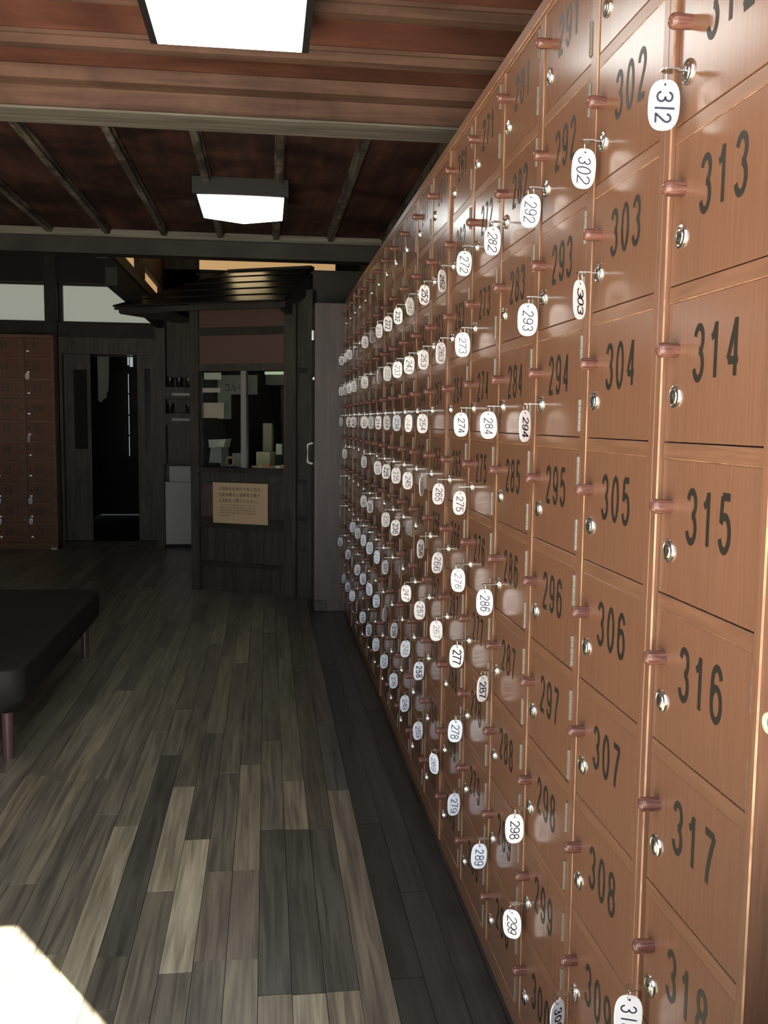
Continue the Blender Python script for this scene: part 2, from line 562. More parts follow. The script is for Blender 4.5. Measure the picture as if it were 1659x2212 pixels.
# partition between the two bays high up, running away from the viewer, with a warm lit strip window
pt = struct('wall_partition', None, 'high partition with a warm lit strip window left of the ticket booth')
bx('beam', 'black', -1.08, -1.0, 6.55, YB, 2.18, 2.34, pt)
bx('beam', 'black', -1.08, -1.0, 6.2, 6.55, 2.30, 2.34, pt)
bx('sill', 'darkgrey', -1.07, -.99, 6.2, YB, 2.34, 2.42, pt)
bx('head_rail', 'dark', -1.06, -.985, 6.2, YB, 2.525, 2.56, pt)
bx('panel', 'redwall', -1.05, -1.01, 6.2, YB, 2.56, 3.3, pt)
for a, b in ((6.2, 7.55), (7.9, 9.1)):
    bx('pane', 'warm', -1.04, -1.025, a, b, 2.42, 2.525, pt)
bx('mullion', 'dark', -1.06, -.985, 7.55, 7.9, 2.42, 2.525, pt)
bx('mullion', 'dark', -1.06, -.985, 9.1, YB, 2.42, 2.525, pt)
# trims
def trim(n, m, *a, label=None):
    o = bx('trim_%d' % n, m, *a)
    o['kind'] = 'structure'
    if label:
        o['label'] = label
    return o
trim(1, 'beam', XL, XR, 3.375, 3.485, 2.33, 2.405, label='brown cross beam under the near ceiling')
trim(2, 'greyx', XL, XR, 3.352, 3.512, 2.322, 2.3299, label='grey underside board of the near cross beam')
trim(3, 'beam', XL, XR, 3.30, 3.42, 2.405, 2.45, label='moulding above the near cross beam')
trim(4, 'dark', XL, XR, 6.07, 6.20, 2.31, 3.3, label='black cross beam at the end of the ribbed ceiling')
trim(5, 'greyx', XL, XR, 6.02, 6.07, 2.405, 2.45, label='grey moulding where the ceiling ribs end')
trim(6, 'dark', XL, -2.03, 9.50, YB, 2.08, 2.22, label='dark rail above the left locker cabinet')
trim(7, 'dark', -2.03, -1.02, 9.53, YB, 2.075, 2.215, label='dark rail under the frosted transom')
trim(8, 'dark', -2.145, -2.03, 9.48, YB, 0, 2.9, label='black post between the left lockers and the doorway')
trim(9, 'darkgrey', -1.10, -1.02, 9.48, YB, 0, 2.9, label='grey post right of the back doorway')
trim(10, 'black', XL, -1.03, 9.5, YB, 2.60, 2.9, label='black wall beam above the transom windows')
# ceilings
ceil = struct('ceiling', MB().box(XL, XR, YF, 6.2, 2.475, 2.52).mesh('ceiling', 'black'), 'low board ceiling with battens and ribs')
bay = .345
ys = [3.39 - bay * i for i in range(9)]
for i in range(8):
    y1, y0 = ys[i], max(ys[i + 1], YF)
    me = MB().box(XL, XR, y0 + .002, y1 - .002, 0, .02).mesh('ceiling_plank', 'ceil')
    ob('ceiling_plank', me, ceil, (0, 0, 2.45 + random.uniform(0, .003)))
for i in range(1, 8):
    y = ys[i]
    for xa, xb in (((XL, -.334), (.128, XR)) if 2.30 < y < 2.88 else ((XL, XR),)):
        me = MB().box(xa, xb, -.022, .022, -.038, 0).box(xa, xb, -.034, .034, -.012, 0).mesh('batten', 'beam')
        ob('batten', me, ceil, (0, y + .002, 2.45))
rx = [.75 - bay * i for i in range(13)]
for i, x in enumerate([.75 + bay] + rx):
    x0 = x - bay
    if x0 < XL:
        break
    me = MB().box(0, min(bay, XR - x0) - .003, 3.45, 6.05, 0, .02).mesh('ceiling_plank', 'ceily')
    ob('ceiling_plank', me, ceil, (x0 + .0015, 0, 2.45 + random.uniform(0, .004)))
for x in rx:
    for ya, yb in (((3.45, 4.636), (5.19, 6.02)) if -.38 < x < .13 else ((3.45, 6.02),)):
        me = MB().box(-.016, .016, ya, yb, -.030, 0).box(-.024, .024, ya, yb, -.010, 0).mesh('rib', 'rib')
        ob('rib', me, ceil, (x, 0, 2.45))
struct('ceiling_back', MB().box(XL, -1.08, 6.2, YB, 2.9, 2.95).box(-1.08, XR, 6.2, YB, 3.3, 3.35).mesh('ceiling_back', 'black'))
# corridor behind the doorway
mb = MB()
mb.box(-2.3, -2.2, YB + .1, 12.8, 0, 2.6).box(-2.2, -.62, 12.7, 12.8, 0, 2.6).box(-2.3, -.6, YB + .1, 12.8, 2.55, 2.6)
mb.box(-.72, -.62, YB + .1, 12.8, 0, 2.6)
struct('wall_corridor', mb.mesh('wall_corridor', 'black'))
struct('floor_corridor', MB().box(-2.3, -.6, 9.75, 12.8, -.1, -.01).mesh('floor_corridor', 'black'))
w = struct('window_4', None, 'small daylit pane glimpsed through the back doorway')
bx('pane', 'skylight', -1.817, -1.795, 12.62, 12.64, 1.985, 2.13, w)
bx('pane', 'skylight', -1.787, -1.750, 12.62, 12.64, 1.965, 2.13, w)
bx('frame', 'dark', -1.795, -1.787, 12.6, 12.65, 1.965, 2.13, w)
w = struct('window_5', None, 'thin vertical slit of daylight beyond the back doorway')
for a, b in ((.79, 1.05), (1.07, 1.32), (1.34, 1.60), (1.62, 1.87)):
    bx('pane', 'skylight', -1.812, -1.801, 12.62, 12.64, a, b, w)
bx('frame', 'dark', -1.801, -1.67, 12.6, 12.65, .77, 1.89, w)

# door frame and the two sliding doors in the back opening
d1 = struct('door_1', None, 'dark sliding door leaf at the left of the back doorway')
def slide_leaf(root, x0, x1, gx0, gx1, gz0, gz1, y):
    f = MB().box(x0, gx0, y, y + .035, .02, 1.915).box(gx1, x1, y, y + .035, .02, 1.915)
    f.box(gx0, gx1, y, y + .035, .02, gz0).box(gx0, gx1, y, y + .035, gz1, 1.915)
    ob('leaf', f.mesh('leaf', 'darkgrey'), root)
    ob('glass', MB().box(gx0, gx1, y + .012, y + .02, gz0, gz1).mesh('glass', 'darkglass'), root)
slide_leaf(d1, -2.03, -1.745, -1.91, -1.78, .975, 1.765, 9.60)
d2 = struct('door_2', None, 'grey sliding door leaf at the right of the back doorway')
slide_leaf(d2, -1.283, -1.095, -1.215, -1.155, .96, 1.785, 9.56)
df = struct('trim_11', MB().box(-2.03, -1.10, 9.52, YB, 1.915, 2.075).box(-2.03, -2.0, 9.52, YB, 0, 1.915).mesh('trim_11', 'darkgrey'), 'grey lintel and jamb of the back doorway')
struct('trim_12', MB().box(-2.03, -1.10, 9.5, 9.7, 0, .05).mesh('trim_12', 'dark'), 'dark threshold of the back doorway')
mb = MB()
nx, nz = 10, 6
vs = []
for j in range(nz + 1):
    for i in range(nx + 1):
        u_ = i / nx
        zb = 1.47 + .10 * (u_ > .8) - .02 * math.sin(u_ * 7)
        vs.append((-.06 + .12 * u_ * (1 - .12 * j / nz), .006 * math.sin(u_ * 19 + j * .4), 1.92 - (1.92 - zb) * j / nz))
fs = [(j * (nx + 1) + i, (j + 1) * (nx + 1) + i, (j + 1) * (nx + 1) + i + 1, j * (nx + 1) + i + 1) for j in range(nz) for i in range(nx)]
k_ = len(vs)
mb.add(vs + [(x, y + .003, z) for x, y, z in vs], fs + [tuple(q + k_ for q in f)[::-1] for f in fs])
o = ob('hanging_cloth', mb.mesh('hanging_cloth', 'cloth', True), None, (-1.675, 9.945, 0))
tag(o, 'dim grey cloth strip hanging inside the back doorway', 'cloth')
bx('hanging_rod', 'dark', -2.2, -.72, 9.95, 9.96, 1.92, 1.935)
o = bpy.data.objects['hanging_rod']
tag(o, 'thin dark rod the cloth strip hangs from in the back doorway', 'rod')

o = bx('door_mat', 'card', -1.50, -1.28, 9.86, 10.05, -.01, .004)
tag(o, 'thin pale mat on the floor just inside the back doorway', 'mat')

# ------------------------------------------------------------------ locker hardware, shared meshes
def lock_mesh():
    mb = MB()
    mb.lathe([(.0155, 0), (.0155, .0012), (.0146, .0030), (.0118, .0040), (.0104, .0030), (.0098, .0030), (.0094, .0044), (.0080, .0052), (.0020, .0054)], 20)
    mb.box(-.0010, .0010, -.0057, -.0050, -.0052, .0052, 1)
    return fixn(mb.mesh('lock', ['chrome', 'slot'], True))
def knob_mesh():
    r = .0099
    return fixn(MB().lathe([(r * .90, 0), (r * .92, .006), (r * .98, .012), (r * 1.02, .018), (r * .98, .0225), (r * .82, .0258), (r * .5, .0278), (r * .12, .0284)], 14).mesh('knob', 'knob', True))
def hinge_mesh():
    mb = MB()
    z = -.0265
    for i, (l, rr) in enumerate(((.0105, .0036), (.0105, .0033), (.0110, .0036), (.0105, .0033), (.0105, .0036))):
        mb.lathe([(rr * .85, 0), (rr, .0005), (rr, l - .0005), (rr * .85, l)], 8, 'Z', 1, (0, -.0018, z))
        z += l
    mb.box(-.009, .0, -.0006, .001, -.0265, .0265)
    return fixn(mb.mesh('hinge', 'steel'))
LOCK, KNOB, HINGE = lock_mesh(), knob_mesh(), hinge_mesh()
PZ = .2
LZ0 = 1.9208
CP = .29315
DOORW, DOORH = .2575, .1775
DOOR = MB().cbox(-.0285, -.0285 + DOORW, 0, .014, -.0580, .1195, .0009, 0, 0).mesh('locker_door', ['door', 'worn'])
POST = MB().cbox(-.0165, .0165, -.0022, .02, .055, 2.043, .0014, 0, 1, 'r').mesh('post', ['frame', 'worn'])
HPOST = MB().cbox(0, .0168, -.0065, .02, .03, 2.043, .0018, 0, 1, 'r').mesh('side_post', ['frame', 'worn'])
HPOSTR = MB().cbox(0, .0168, -.0065, .02, .03, 2.043, .0006, 0, 0).mesh('side_post', ['frame', 'worn'])
RAIL = MB().cbox(-.0285, -.0285 + DOORW, -.0004, .014, -.0105, .0105, .0009, 0, 1, 'b').mesh('rail', ['rail', 'worn'])

def locker_cabinet(label, group, c1, c2, loc, rz, first_no, prefix=''):
    """front faces local -Y; columns c1..c2 from left; numbers run down each column"""
    n = c2 - c1 + 1
    W = n * CP
    t = thing('locker_cabinet', label, 'locker', loc, rz, group)
    ob('carcass', MB().box(.001, W - .001, .016, .40, 0, 2.05).mesh('carcass', 'inside'), t)
    ob('side_panel', MB().box(0, .016, .0201, .40, 0, 2.05).mesh('side_panel', 'frame'), t)
    ob('side_panel', MB().box(W - .016, W, .0201, .40, 0, 2.05).mesh('side_panel', 'frame'), t)
    ob('top_board', MB().cbox(0, W, -.004, .40, 2.050, 2.076, .0014, 0, 1).mesh('top_board', ['rail', 'worn']), t)
    ob('plinth', MB().cbox(0, W, .004, .40, 0, .030, .0012, 0, 0).mesh('plinth', ['rail', 'worn']), t)
    ob('side_post', HPOST, t, (.0002, 0, 0))
    ob('side_post', HPOSTR if c1 < 31 else HPOST, t, (W - .0170, 0, 0))
    trail = MB().cbox(.0175, W - .0175, -.0004, .014, 2.0425, 2.050, .0006, 0, 1).mesh('rail', ['rail', 'worn'])
    ob('rail', trail, t)
    brail = MB().cbox(.0175, W - .0175, -.0010, .014, .0305, .0610, .0008, 0, 1).mesh('rail', ['rail', 'worn'])
    ob('rail', brail, t)
    for i in range(n):
        xl = .0475 + i * CP
        if i:
            ob('post', POST, t, (xl - .0475, 0, 0))
        for r in range(10):
            zl = LZ0 - PZ * r
            no = (c1 + i) * 10 + 1 + r
            if r < 9:
                ob('rail', RAIL, t, (xl, 0, zl - .0700))
            dy = random.choice((0, 0, 0, -.0004, .0005))
            d = ob('locker_door', DOOR, t, (xl, dy, zl))
            ob('door_number', number_mesh(str(no), x0=.045), d, (0, 0, .0157))
            ob('knob', KNOB, d, (.0005, 0, .0585))
            ob('lock', LOCK, d)
            ob('hinge', HINGE, d, (DOORW - .0275, -.0008, .0825))
            ob('hinge', HINGE, d, (DOORW - .0275, -.0008, -.0225))
    return t

DX, Y0 = .5201, 1.1362
def col_y(c):
    return Y0 + (31 - c) * CP
NAMES = ['farthest brown wooden locker cabinet, two columns wide, doors 141 to 160',
         'second-farthest wooden locker cabinet on the right wall, doors 161 to 210, crowded with tags',
         'middle brown locker cabinet of the right wall, doors 211 to 260',
         'large brown locker cabinet just beyond the nearest column, doors 261 to 310',
         'nearest single brown locker column at the right edge, doors 311 to 320']
units = [(14, 15, 'brown wooden locker cabinet farthest along the right wall, doors 141 to 160'),
         (16, 20, 'brown wooden locker cabinet with doors 161 to 210 on the right wall'),
         (21, 25, 'brown wooden locker cabinet with doors 211 to 260 on the right wall'),
         (26, 30, 'brown wooden locker cabinet with doors 261 to 310 on the right wall'),
         (31, 31, 'nearest brown locker column on the right wall, doors 311 to 320')]
for i, (a, b, _) in enumerate(units):
    locker_cabinet(NAMES[i], 'wooden shoe lockers', a, b, (DX, col_y(a) + .0475, 0), -PI / 2, a * 10 + 1)
LCX, LCY = -2.318 + .0, 9.32
locker_cabinet('brown wooden locker cabinet with doors 51 to 70 against the far left wall', 'wooden shoe lockers', 5, 6, (-2.03 - 2 * CP, LCY, 0), 0, 51)

o = bx('white_block', 'white', -2.09, -2.03, 9.27, 9.31, 0, .022)
tag(o, 'small white block on the floor at the foot of the far left lockers', 'block')

# ------------------------------------------------------------------ keys with tags
def tag_outline(w, h, n=28, e=2.7):
    out = []
    for k in range(n):
        a = 2 * PI * k / n
        c, s_ = math.cos(a), math.sin(a)
        out.append((w / 2 * math.copysign(abs(c) ** (2 / e), c), h / 2 * math.copysign(abs(s_) ** (2 / e), s_)))
    return out
TW, TH = .0385, .0610
def tag_mesh(m):
    ol = tag_outline(TW, TH)
    n = len(ol)
    mb = MB()
    vs = [(x * .95, -.0012, z * .97) for x, z in ol] + [(x, -.0005, z) for x, z in ol] + [(x, .0005, z) for x, z in ol] + [(x * .95, .0012, z * .97) for x, z in ol]
    fs = [tuple(range(n)), tuple(range(3 * n, 4 * n))[::-1]]
    for j in range(3):
        for k in range(n):
            a, b = j * n + k, j * n + (k + 1) % n
            fs.append((a, a + n, b + n, b))
    mb.add(vs, fs)
    # eyelet hole, shown as a small dark recess
    mb.lathe([(.0016, .0), (.0016, .0014)], 8, c=(0, 0, TH / 2 - .0062), mi=1)
    return fixn(mb.mesh('tag', [m, 'slot']))
TAGM, TAGM_SKY = tag_mesh('tag'), tag_mesh('tag_sky')
kb = MB()
kb.box(-.0035, .0035, -.0140, -.0045, -.0008, .0008)
kb.box(-.0082, .0082, -.0300, -.0140, -.0009, .0009)
kb.box(-.0055, .0055, -.0335, -.0300, -.0009, .0009)
KEY = kb.mesh('key', 'keymetal')
RING = MB().torus(.0092, .0007, (0, 0, 0), 20, 5, plane='XZ').mesh('key_ring', 'keymetal', True)

ROWN = ('top', 'second', 'third', 'fourth', 'fifth', 'sixth', 'seventh', 'eighth', 'ninth', 'tenth')
COLN = ('nearest', 'second', 'third', 'fourth', 'fifth', 'sixth', 'seventh', 'eighth', 'ninth', 'tenth', 'eleventh', 'twelfth',
        'thirteenth', 'fourteenth', 'fifteenth', 'sixteenth', 'seventeenth', 'farthest')
def key_label(no, ratio, bold, where):
    c, r = (no - 1) // 10, (no - 1) % 10
    look = 'edge-on' if ratio < .25 else 'half-turned' if ratio < .75 else 'facing'
    wt = ('thin', 'plain', 'bold')[bold]
    if c < 10:
        return '%s white key tag %d, %s row, %s column of the far left lockers' % (look, no, ROWN[r], 'right-hand' if c == 6 else 'left-hand')
    return '%s white key tag %d in %s writing, %s row down, %s locker column' % (look, no, wt, ROWN[r], COLN[31 - c])

def key_tag(no, base, rz, world_front, ratio=.95, side=1, bold=0, tilt=0, where='right wall'):
    """base: lock position in the world; world_front: yaw that turns the tag face to the room"""
    lab = key_label(no, ratio, bold, where)
    t = thing('locker_key', lab, 'key', base, rz, 'key tags hanging from the locker locks')
    ob('key', KEY, t)
    yaw_t = world_front - rz + side * math.acos(max(.05, min(1, ratio)))
    ob('key_ring', RING, t, (0, -.0285, -.0076), (0, 0, yaw_t + PI / 2 * (0.75 if ratio > .8 else .12)))
    g = ob('tag', TAGM_SKY if (no % 10 in (8, 9) and no < 290) or no in (147, 177, 187, 197, 207, 217, 227, 234, 309) else TAGM, t, (0, -.0285, -.0152 - TH / 2 + .0040), (0, tilt, yaw_t))
    th = (.0014, .0020, .0030)[bold]
    hm = hand_mesh(str(no), no, th, -.00135)
    ob('tag_number', hm.mesh('tag_number', 'ink2' if (bold == 0 and no % 3 == 0) else 'ink'), g)
    return t

TAGS = {  # number: (apparent width ratio, side of the turn, marker weight)
    312: (.98, 1, 2), 302: (.95, 1, 1), 292: (.97, -1, 1), 282: (.92, 1, 1), 272: (.98, 1, 1), 262: (.58, 1, 2), 252: (.86, 1, 2), 242: (.68, 1, 0),
    232: (.88, -1, 2), 222: (.96, 1, 2), 212: (.78, -1, 1), 202: (.42, 1, 1), 192: (.88, 1, 1), 172: (.10, 1, 1), 162: (.86, 1, 1), 152: (.5, -1, 0), 142: (.92, 1, 2),
    303: (.50, 1, 2), 293: (.98, 1, 1), 273: (.98, -1, 1), 263: (.72, 1, 1), 253: (.86, 1, 1), 243: (.96, 1, 1), 233: (.97, -1, 1), 223: (.84, 1, 0),
    213: (.38, 1, 1), 193: (.95, 1, 1), 183: (.20, 1, 1), 173: (.88, 1, 1), 163: (.66, -1, 2), 153: (.80, 1, 2), 143: (.85, 1, 1),
    294: (.54, 1, 2), 284: (.98, 1, 1), 274: (.95, 1, 1), 254: (.88, 1, 1), 244: (.66, -1, 0), 234: (.78, 1, 1), 224: (.70, 1, 1), 214: (.70, -1, 2),
    204: (.68, 1, 0), 194: (.97, 1, 1), 184: (.10, 1, 1), 174: (.90, 1, 2), 164: (.84, 1, 2), 144: (.66, 1, 0),
    275: (.86, 1, 1), 265: (.88, 1, 1), 255: (.34, 1, 1), 245: (.92, 1, 1), 235: (.92, 1, 1), 225: (.92, 1, 2), 215: (.88, 1, 1), 195: (.74, 1, 1), 155: (.80, 1, 1),
    286: (.98, 1, 1), 276: (.95, -1, 1), 266: (.82, 1, 1), 256: (.58, 1, 2), 236: (.94, 1, 2), 226: (.90, 1, 1), 206: (.78, 1, 2), 196: (.84, 1, 1), 146: (.36, 1, 1),
    287: (.66, 1, 2), 277: (.97, 1, 2), 267: (.96, 1, 0), 257: (.94, 1, 1), 247: (.94, -1, 1), 227: (.66, 1, 2), 217: (.66, -1, 1), 207: (.84, 1, 1),
    197: (.70, -1, 1), 187: (.78, 1, 1), 177: (.86, 1, 1), 147: (.14, 1, 1),
    318: (.98, 1, 1), 298: (.96, 1, 1), 278: (.98, 1, 1), 258: (.88, 1, 2), 248: (.90, 1, 0), 238: (.66, 1, 2), 228: (.42, 1, 1), 218: (.82, 1, 1),
    208: (.78, -1, 1), 198: (.84, 1, 1), 188: (.86, 1, 1), 178: (.12, 1, 1), 168: (.82, 1, 2), 148: (.84, 1, 2),
    309: (.60, 1, 2), 299: (.96, -1, 1), 289: (.95, 1, 1), 279: (.84, 1, 1), 269: (.72, -1, 1), 259: (.82, 1, 1), 249: (.84, 1, 1), 239: (.84, 1, 1), 229: (.84, 1, 1),
    219: (.82, 1, 1), 209: (.74, 1, 2), 199: (.84, 1, 1), 189: (.14, 1, 1), 179: (.92, -1, 1), 169: (.78, 1, 2), 159: (.60, 1, 0)}
for no, (ra, sd_, bo) in TAGS.items():
    c, r = (no - 1) // 10, (no - 1) % 10
    y, z = col_y(c), LZ0 - PZ * r
    # the direction from the tag back to the open entrance, as a yaw of the face normal (-Y local)
    front = -math.atan2(.49, y)
    rr = random.Random(no)
    key_tag(no, (DX - .002, y, z), -PI / 2, front, ra, sd_, bo, rr.uniform(-.06, .06) + (.35 if no == 189 else 0))
for no, ra in {62: .97, 65: .30, 68: .75, 69: .68, 58: .97, 59: .97}.items():
    c, r = (no - 1) // 10, (no - 1) % 10
    x = -2.03 - 2 * CP + .0475 + (c - 5) * CP
    key_tag(no, (x, LCY - .002, LZ0 - PZ * r), 0, math.atan2(x, 9.3), ra, 1, 1)

# ------------------------------------------------------------------ ceiling lamps
def ceiling_lamp(label, x0, x1, y0, y1, peak):
    cx, cy = (x0 + x1) / 2, (y0 + y1) / 2
    t = thing('ceiling_lamp', label, 'lamp', (cx, cy, 2.45), 0, 'square ceiling lamps')
    w, l = (x1 - x0) / 2, (y1 - y0) / 2
    f = MB()
    z0, z1 = -.085, -.004
    f.box(-w - .020, -w, -l - .02, l + .004, z0, z1).box(w, w + .020, -l - .02, l + .004, z0, z1)
    f.box(-w, w, -l - .02, -l, z0, z1).box(-w, w, l, l + .004, z0 + .03, z1)
    ob('frame', f.mesh('frame', 'blackmetal'), t)
    ob('base_plate', MB().box(-w - .012, w + .012, -l - .012, l + .003, z1, -.0005).mesh('base_plate', 'blackmetal'), t)
    d = MB()
    w2, l2 = w - .001, l - .001
    zz = z0 - .001
    v = [(-w2, -l2, zz), (0, -l2, zz - peak * .3), (w2, -l2, zz), (w2, l2, zz), (0, l2 + peak * 3, zz - peak * .2), (-w2, l2, zz),
         (-w2, -l2, z1 - .004), (0, -l2, z1 - .004), (w2, -l2, z1 - .004), (w2, l2, z1 - .004), (0, l2, z1 - .004), (-w2, l2, z1 - .004)]
    d.add(v, [(0, 5, 4, 1), (1, 4, 3, 2), (6, 7, 10, 11), (7, 8, 9, 10), (0, 1, 7, 6), (1, 2, 8, 7), (2, 3, 9, 8), (3, 4, 10, 9), (4, 5, 11, 10), (5, 0, 6, 11)])
    ob('diffuser', fixn(d.mesh('diffuser', 'lamp')), t)
ceiling_lamp('bright square ceiling lamp in a black frame nearest the entrance', -.311, .105, 2.35, 2.85, 0)
ceiling_lamp('bright square ceiling lamp in a black frame on the dark ribbed ceiling', -.333, .087, 4.66, 5.18, .03)

t = thing('pendant_lamp', 'warm box lamp under the high ceiling behind the black cross beam', 'lamp', (-.30, 7.75, 3.3))
ob('cord', MB().box(-.006, .006, -.006, .006, -.12, 0).mesh('cord', 'blackmetal'), t)
ob('frame', MB().box(-.14, .14, -.14, .14, -.135, -.12).mesh('frame', 'dark'), t)
ob('shade', MB().box(-.13, .13, -.13, .13, -.25, -.135).mesh('shade', 'warmlamp'), t)

# ------------------------------------------------------------------ tall cabinet closing the locker row
t = thing('tall_cabinet', 'tall brown wood-grained cabinet at the far end of the right lockers', 'cabinet', (.318, 6.175, 0))
bx('body', 'sidepanel', 0, .60, 0, .42, 0, 2.055, t)
bx('foot_block', 'darkgrey', .0, .08, -.03, 0, .005, .075, t)
h = MB()
h.tube([(-.001, .25, .985), (-.032, .25, .995), (-.036, .25, 1.0), (-.036, .25, 1.115), (-.032, .25, 1.12), (-.001, .25, 1.13)], .007, 8)
ob('handle', fixn(h.mesh('handle', 'whitebar')), t)
bx('latch', 'chrome', -.012, 0, .20, .205, 1.83, 1.895, t)
bx('latch', 'chrome', -.006, 0, .10, .11, 1.56, 1.575, t)
bx('latch', 'chrome', -.006, 0, .17, .18, 1.56, 1.575, t)
struct('wall_end', MB().box(.33, XR, 6.68, 6.78, 0, 2.345).mesh('wall_end', 'dark'), 'dark board wall beside the ticket booth')

# ------------------------------------------------------------------ ticket booth
BA = math.atan2(-.443, .896)
booth = thing('ticket_booth', 'dark timber ticket booth with a glazed window and small lean-to roof', 'booth', (-.557, 7.059, 0), BA)
def bb(name, m, u0, u1, v0, v1, z0, z1, parent=booth):
    """u along the front, v towards the viewer (local -y), z up"""
    return bx(name, m, u0, u1, -v1, -v0, z0, z1, parent)
bb('post', 'darkv', 0, .070, -.08, .02, 0, 2.20)
bb('post', 'darkv', .772, .866, -.09, .03, 0, 2.28)
bb('post', 'darkv', .955, .990, -.05, .02, 0, 2.20)
bb('rail', 'dark', .070, .772, -.05, .008, 1.898, 1.954)
bb('rail', 'darkv', .070, .772, -.05, .012, 1.640, 1.690)
bb('panel', 'redpanel', .070, .772, -.03, -.006, 1.690, 1.898)
bb('panel', 'redpanel', .070, .772, -.03, -.006, 1.954, 2.200)
bb('sill', 'dark', .070, .772, -.12, .020, .895, .930)
bb('panel', 'darkv', .070, .772, -.04, -.004, .825, .895)
bb('rail', 'darkv', .070, .772, -.05, .010, .805, .825)
for i in range(3):
    bb('panel', 'sidepanel' if i == 0 else 'darkv', .070 + i * .234, .070 + i * .234 + .226, -.04, -.010, .560, .805)
for i in (1, 2):
    bb('muntin', 'dark', .070 + i * .234 - .008, .070 + i * .234, -.04, -.002, .560, .805)
bb('rail', 'dark', .070, .772, -.05, .012, .480, .560)
bb('panel', 'darkv', .070, .772, -.04, -.008, .225, .480)
bb('rail', 'dark', .070, .772, -.05, .010, .190, .225)
bb('panel', 'darkv', .070, .772, -.04, -.008, .0, .190)
for z0, z1 in ((0, .34), (.38, .56), (.60, .83), (.86, 1.62), (1.66, 2.2)):
    bb('panel', 'darkv', .866, .955, -.04, -.008, z0, z1)
for z in (.34, .56, .83, 1.62):
    bb('rail', 'dark', .866, .955, -.04, .004, z, z + (.03 if z == .83 else .04))
bb('side_wall', 'darkv', 0, .04, -1.5, -.08, 0, 2.20)
bb('side_wall', 'darkv', .945, .985, -1.5, -.08, 0, 2.20)
bb('back_wall', 'plaster', .04, .945, -1.5, -1.46, 0, 2.20)
bb('booth_ceiling', 'darkv', .04, .945, -1.46, -.08, 2.16, 2.20)
bb('counter', 'darkgrey', .04, .945, -.62, -.125, .895, .925)
# sliding glass panes with aluminium stiles
bb('glass', 'glass', .084, .432, -.022, -.019, .935, 1.640)
bb('glass', 'glass', .425, .766, -.040, -.037, .935, 1.640)
bb('window_stile', 'alu', .406, .415, -.030, -.010, .932, 1.640)
bb('window_stile', 'greyplastic', .415, .441, -.034, -.014, .932, 1.640)
bb('window_stile', 'alu', .441, .450, -.046, -.016, .932, 1.640)
bb('window_stile', 'dark', .070, .084, -.036, -.010, .932, 1.640)
# roof: overlapping boards stepping down to the eave, with gable boards and a bracket
v_e, z_e, v_r, z_r = .36, 2.085, -.10, 2.372
ROOFU0, ROOFU1 = -.42, .935
n = 5
for i in range(n):
    a, b = i / n, (i + 1) / n + .03
    va, za = v_e + (v_r - v_e) * a, z_e + (z_r - z_e) * a
    vb, zb = v_e + (v_r - v_e) * b, z_e + (z_r - z_e) * b
    th = .014
    lift = .008
    m = MB()
    vs = [(ROOFU0 + .7 * a, -va, za + lift), (ROOFU1, -va, za + lift), (ROOFU1, -vb, zb), (ROOFU0 + .7 * b, -vb, zb)]
    m.add([(x, y, z - th) for x, y, z in vs] + vs, [(0, 3, 2, 1), (4, 5, 6, 7), (0, 1, 5, 4), (1, 2, 6, 5), (2, 3, 7, 6), (3, 0, 4, 7)])
    ob('roof_board', m.mesh('roof_board', 'roof'), booth)
bb('ridge_board', 'dark', ROOFU0 + .68, ROOFU1 - .01, -.16, -.09, 2.345, 2.385)
m = MB()
vs = [(ROOFU0, -.35, 2.062), (ROOFU0 + .70, .10, 2.350), (.02, .12, 2.06)]
m.add(vs + [(x + .012, y, z + .022) for x, y, z in vs], [(0, 2, 1), (3, 4, 5), (0, 1, 4, 3), (1, 2, 5, 4), (2, 0, 3, 5)])
ob('hip_board', fixn(m.mesh('hip_board', 'roof')), booth)
for u in (ROOFU1 - .03,):
    m = MB()
    vs = [(u, -.335, 2.045), (u, -.335, 2.082), (u, .095, 2.352), (u, .095, 2.200), (u, -.06, 2.120)]
    k = len(vs)
    m.add(vs + [(x + .022, y, z) for x, y, z in vs], [tuple(range(k)), tuple(range(k, 2 * k))[::-1]] + [(i, i + k, (i + 1) % k + k, (i + 1) % k) for i in range(k)])
    ob('barge_board', fixn(m.mesh('barge_board', 'black')), booth)
bb('eave_board', 'dark', ROOFU0 + .032, ROOFU1 - .03, .315, .335, 2.040, 2.078)
m = MB()
vs = [(-.395, -.31, 2.035), (-.01, -.31, 2.035), (-.01, .0, 1.995), (-.10, .02, 1.995)]
m.add(vs + [(x, y, z + .03) for x, y, z in vs], [(0, 3, 2, 1), (4, 5, 6, 7), (0, 1, 5, 4), (1, 2, 6, 5), (2, 3, 7, 6), (3, 0, 4, 7)])
ob('soffit_board', m.mesh('soffit_board', 'black'), booth)
m = MB()
vs = [(0, -.03, 2.13), (0, -.25, 2.13), (0, -.25, 2.095), (0, -.21, 2.075), (0, -.17, 2.07), (0, -.13, 2.05), (0, -.09, 2.045), (0, -.03, 2.03)]
k = len(vs)
m.add(vs + [(.05, y, z) for _, y, z in vs], [tuple(range(k)), tuple(range(k, 2 * k))[::-1]] + [(i, i + k, (i + 1) % k + k, (i + 1) % k) for i in range(k)])
ob('bracket', fixn(m.mesh('bracket', 'black')), booth, (.79, 0, 0))

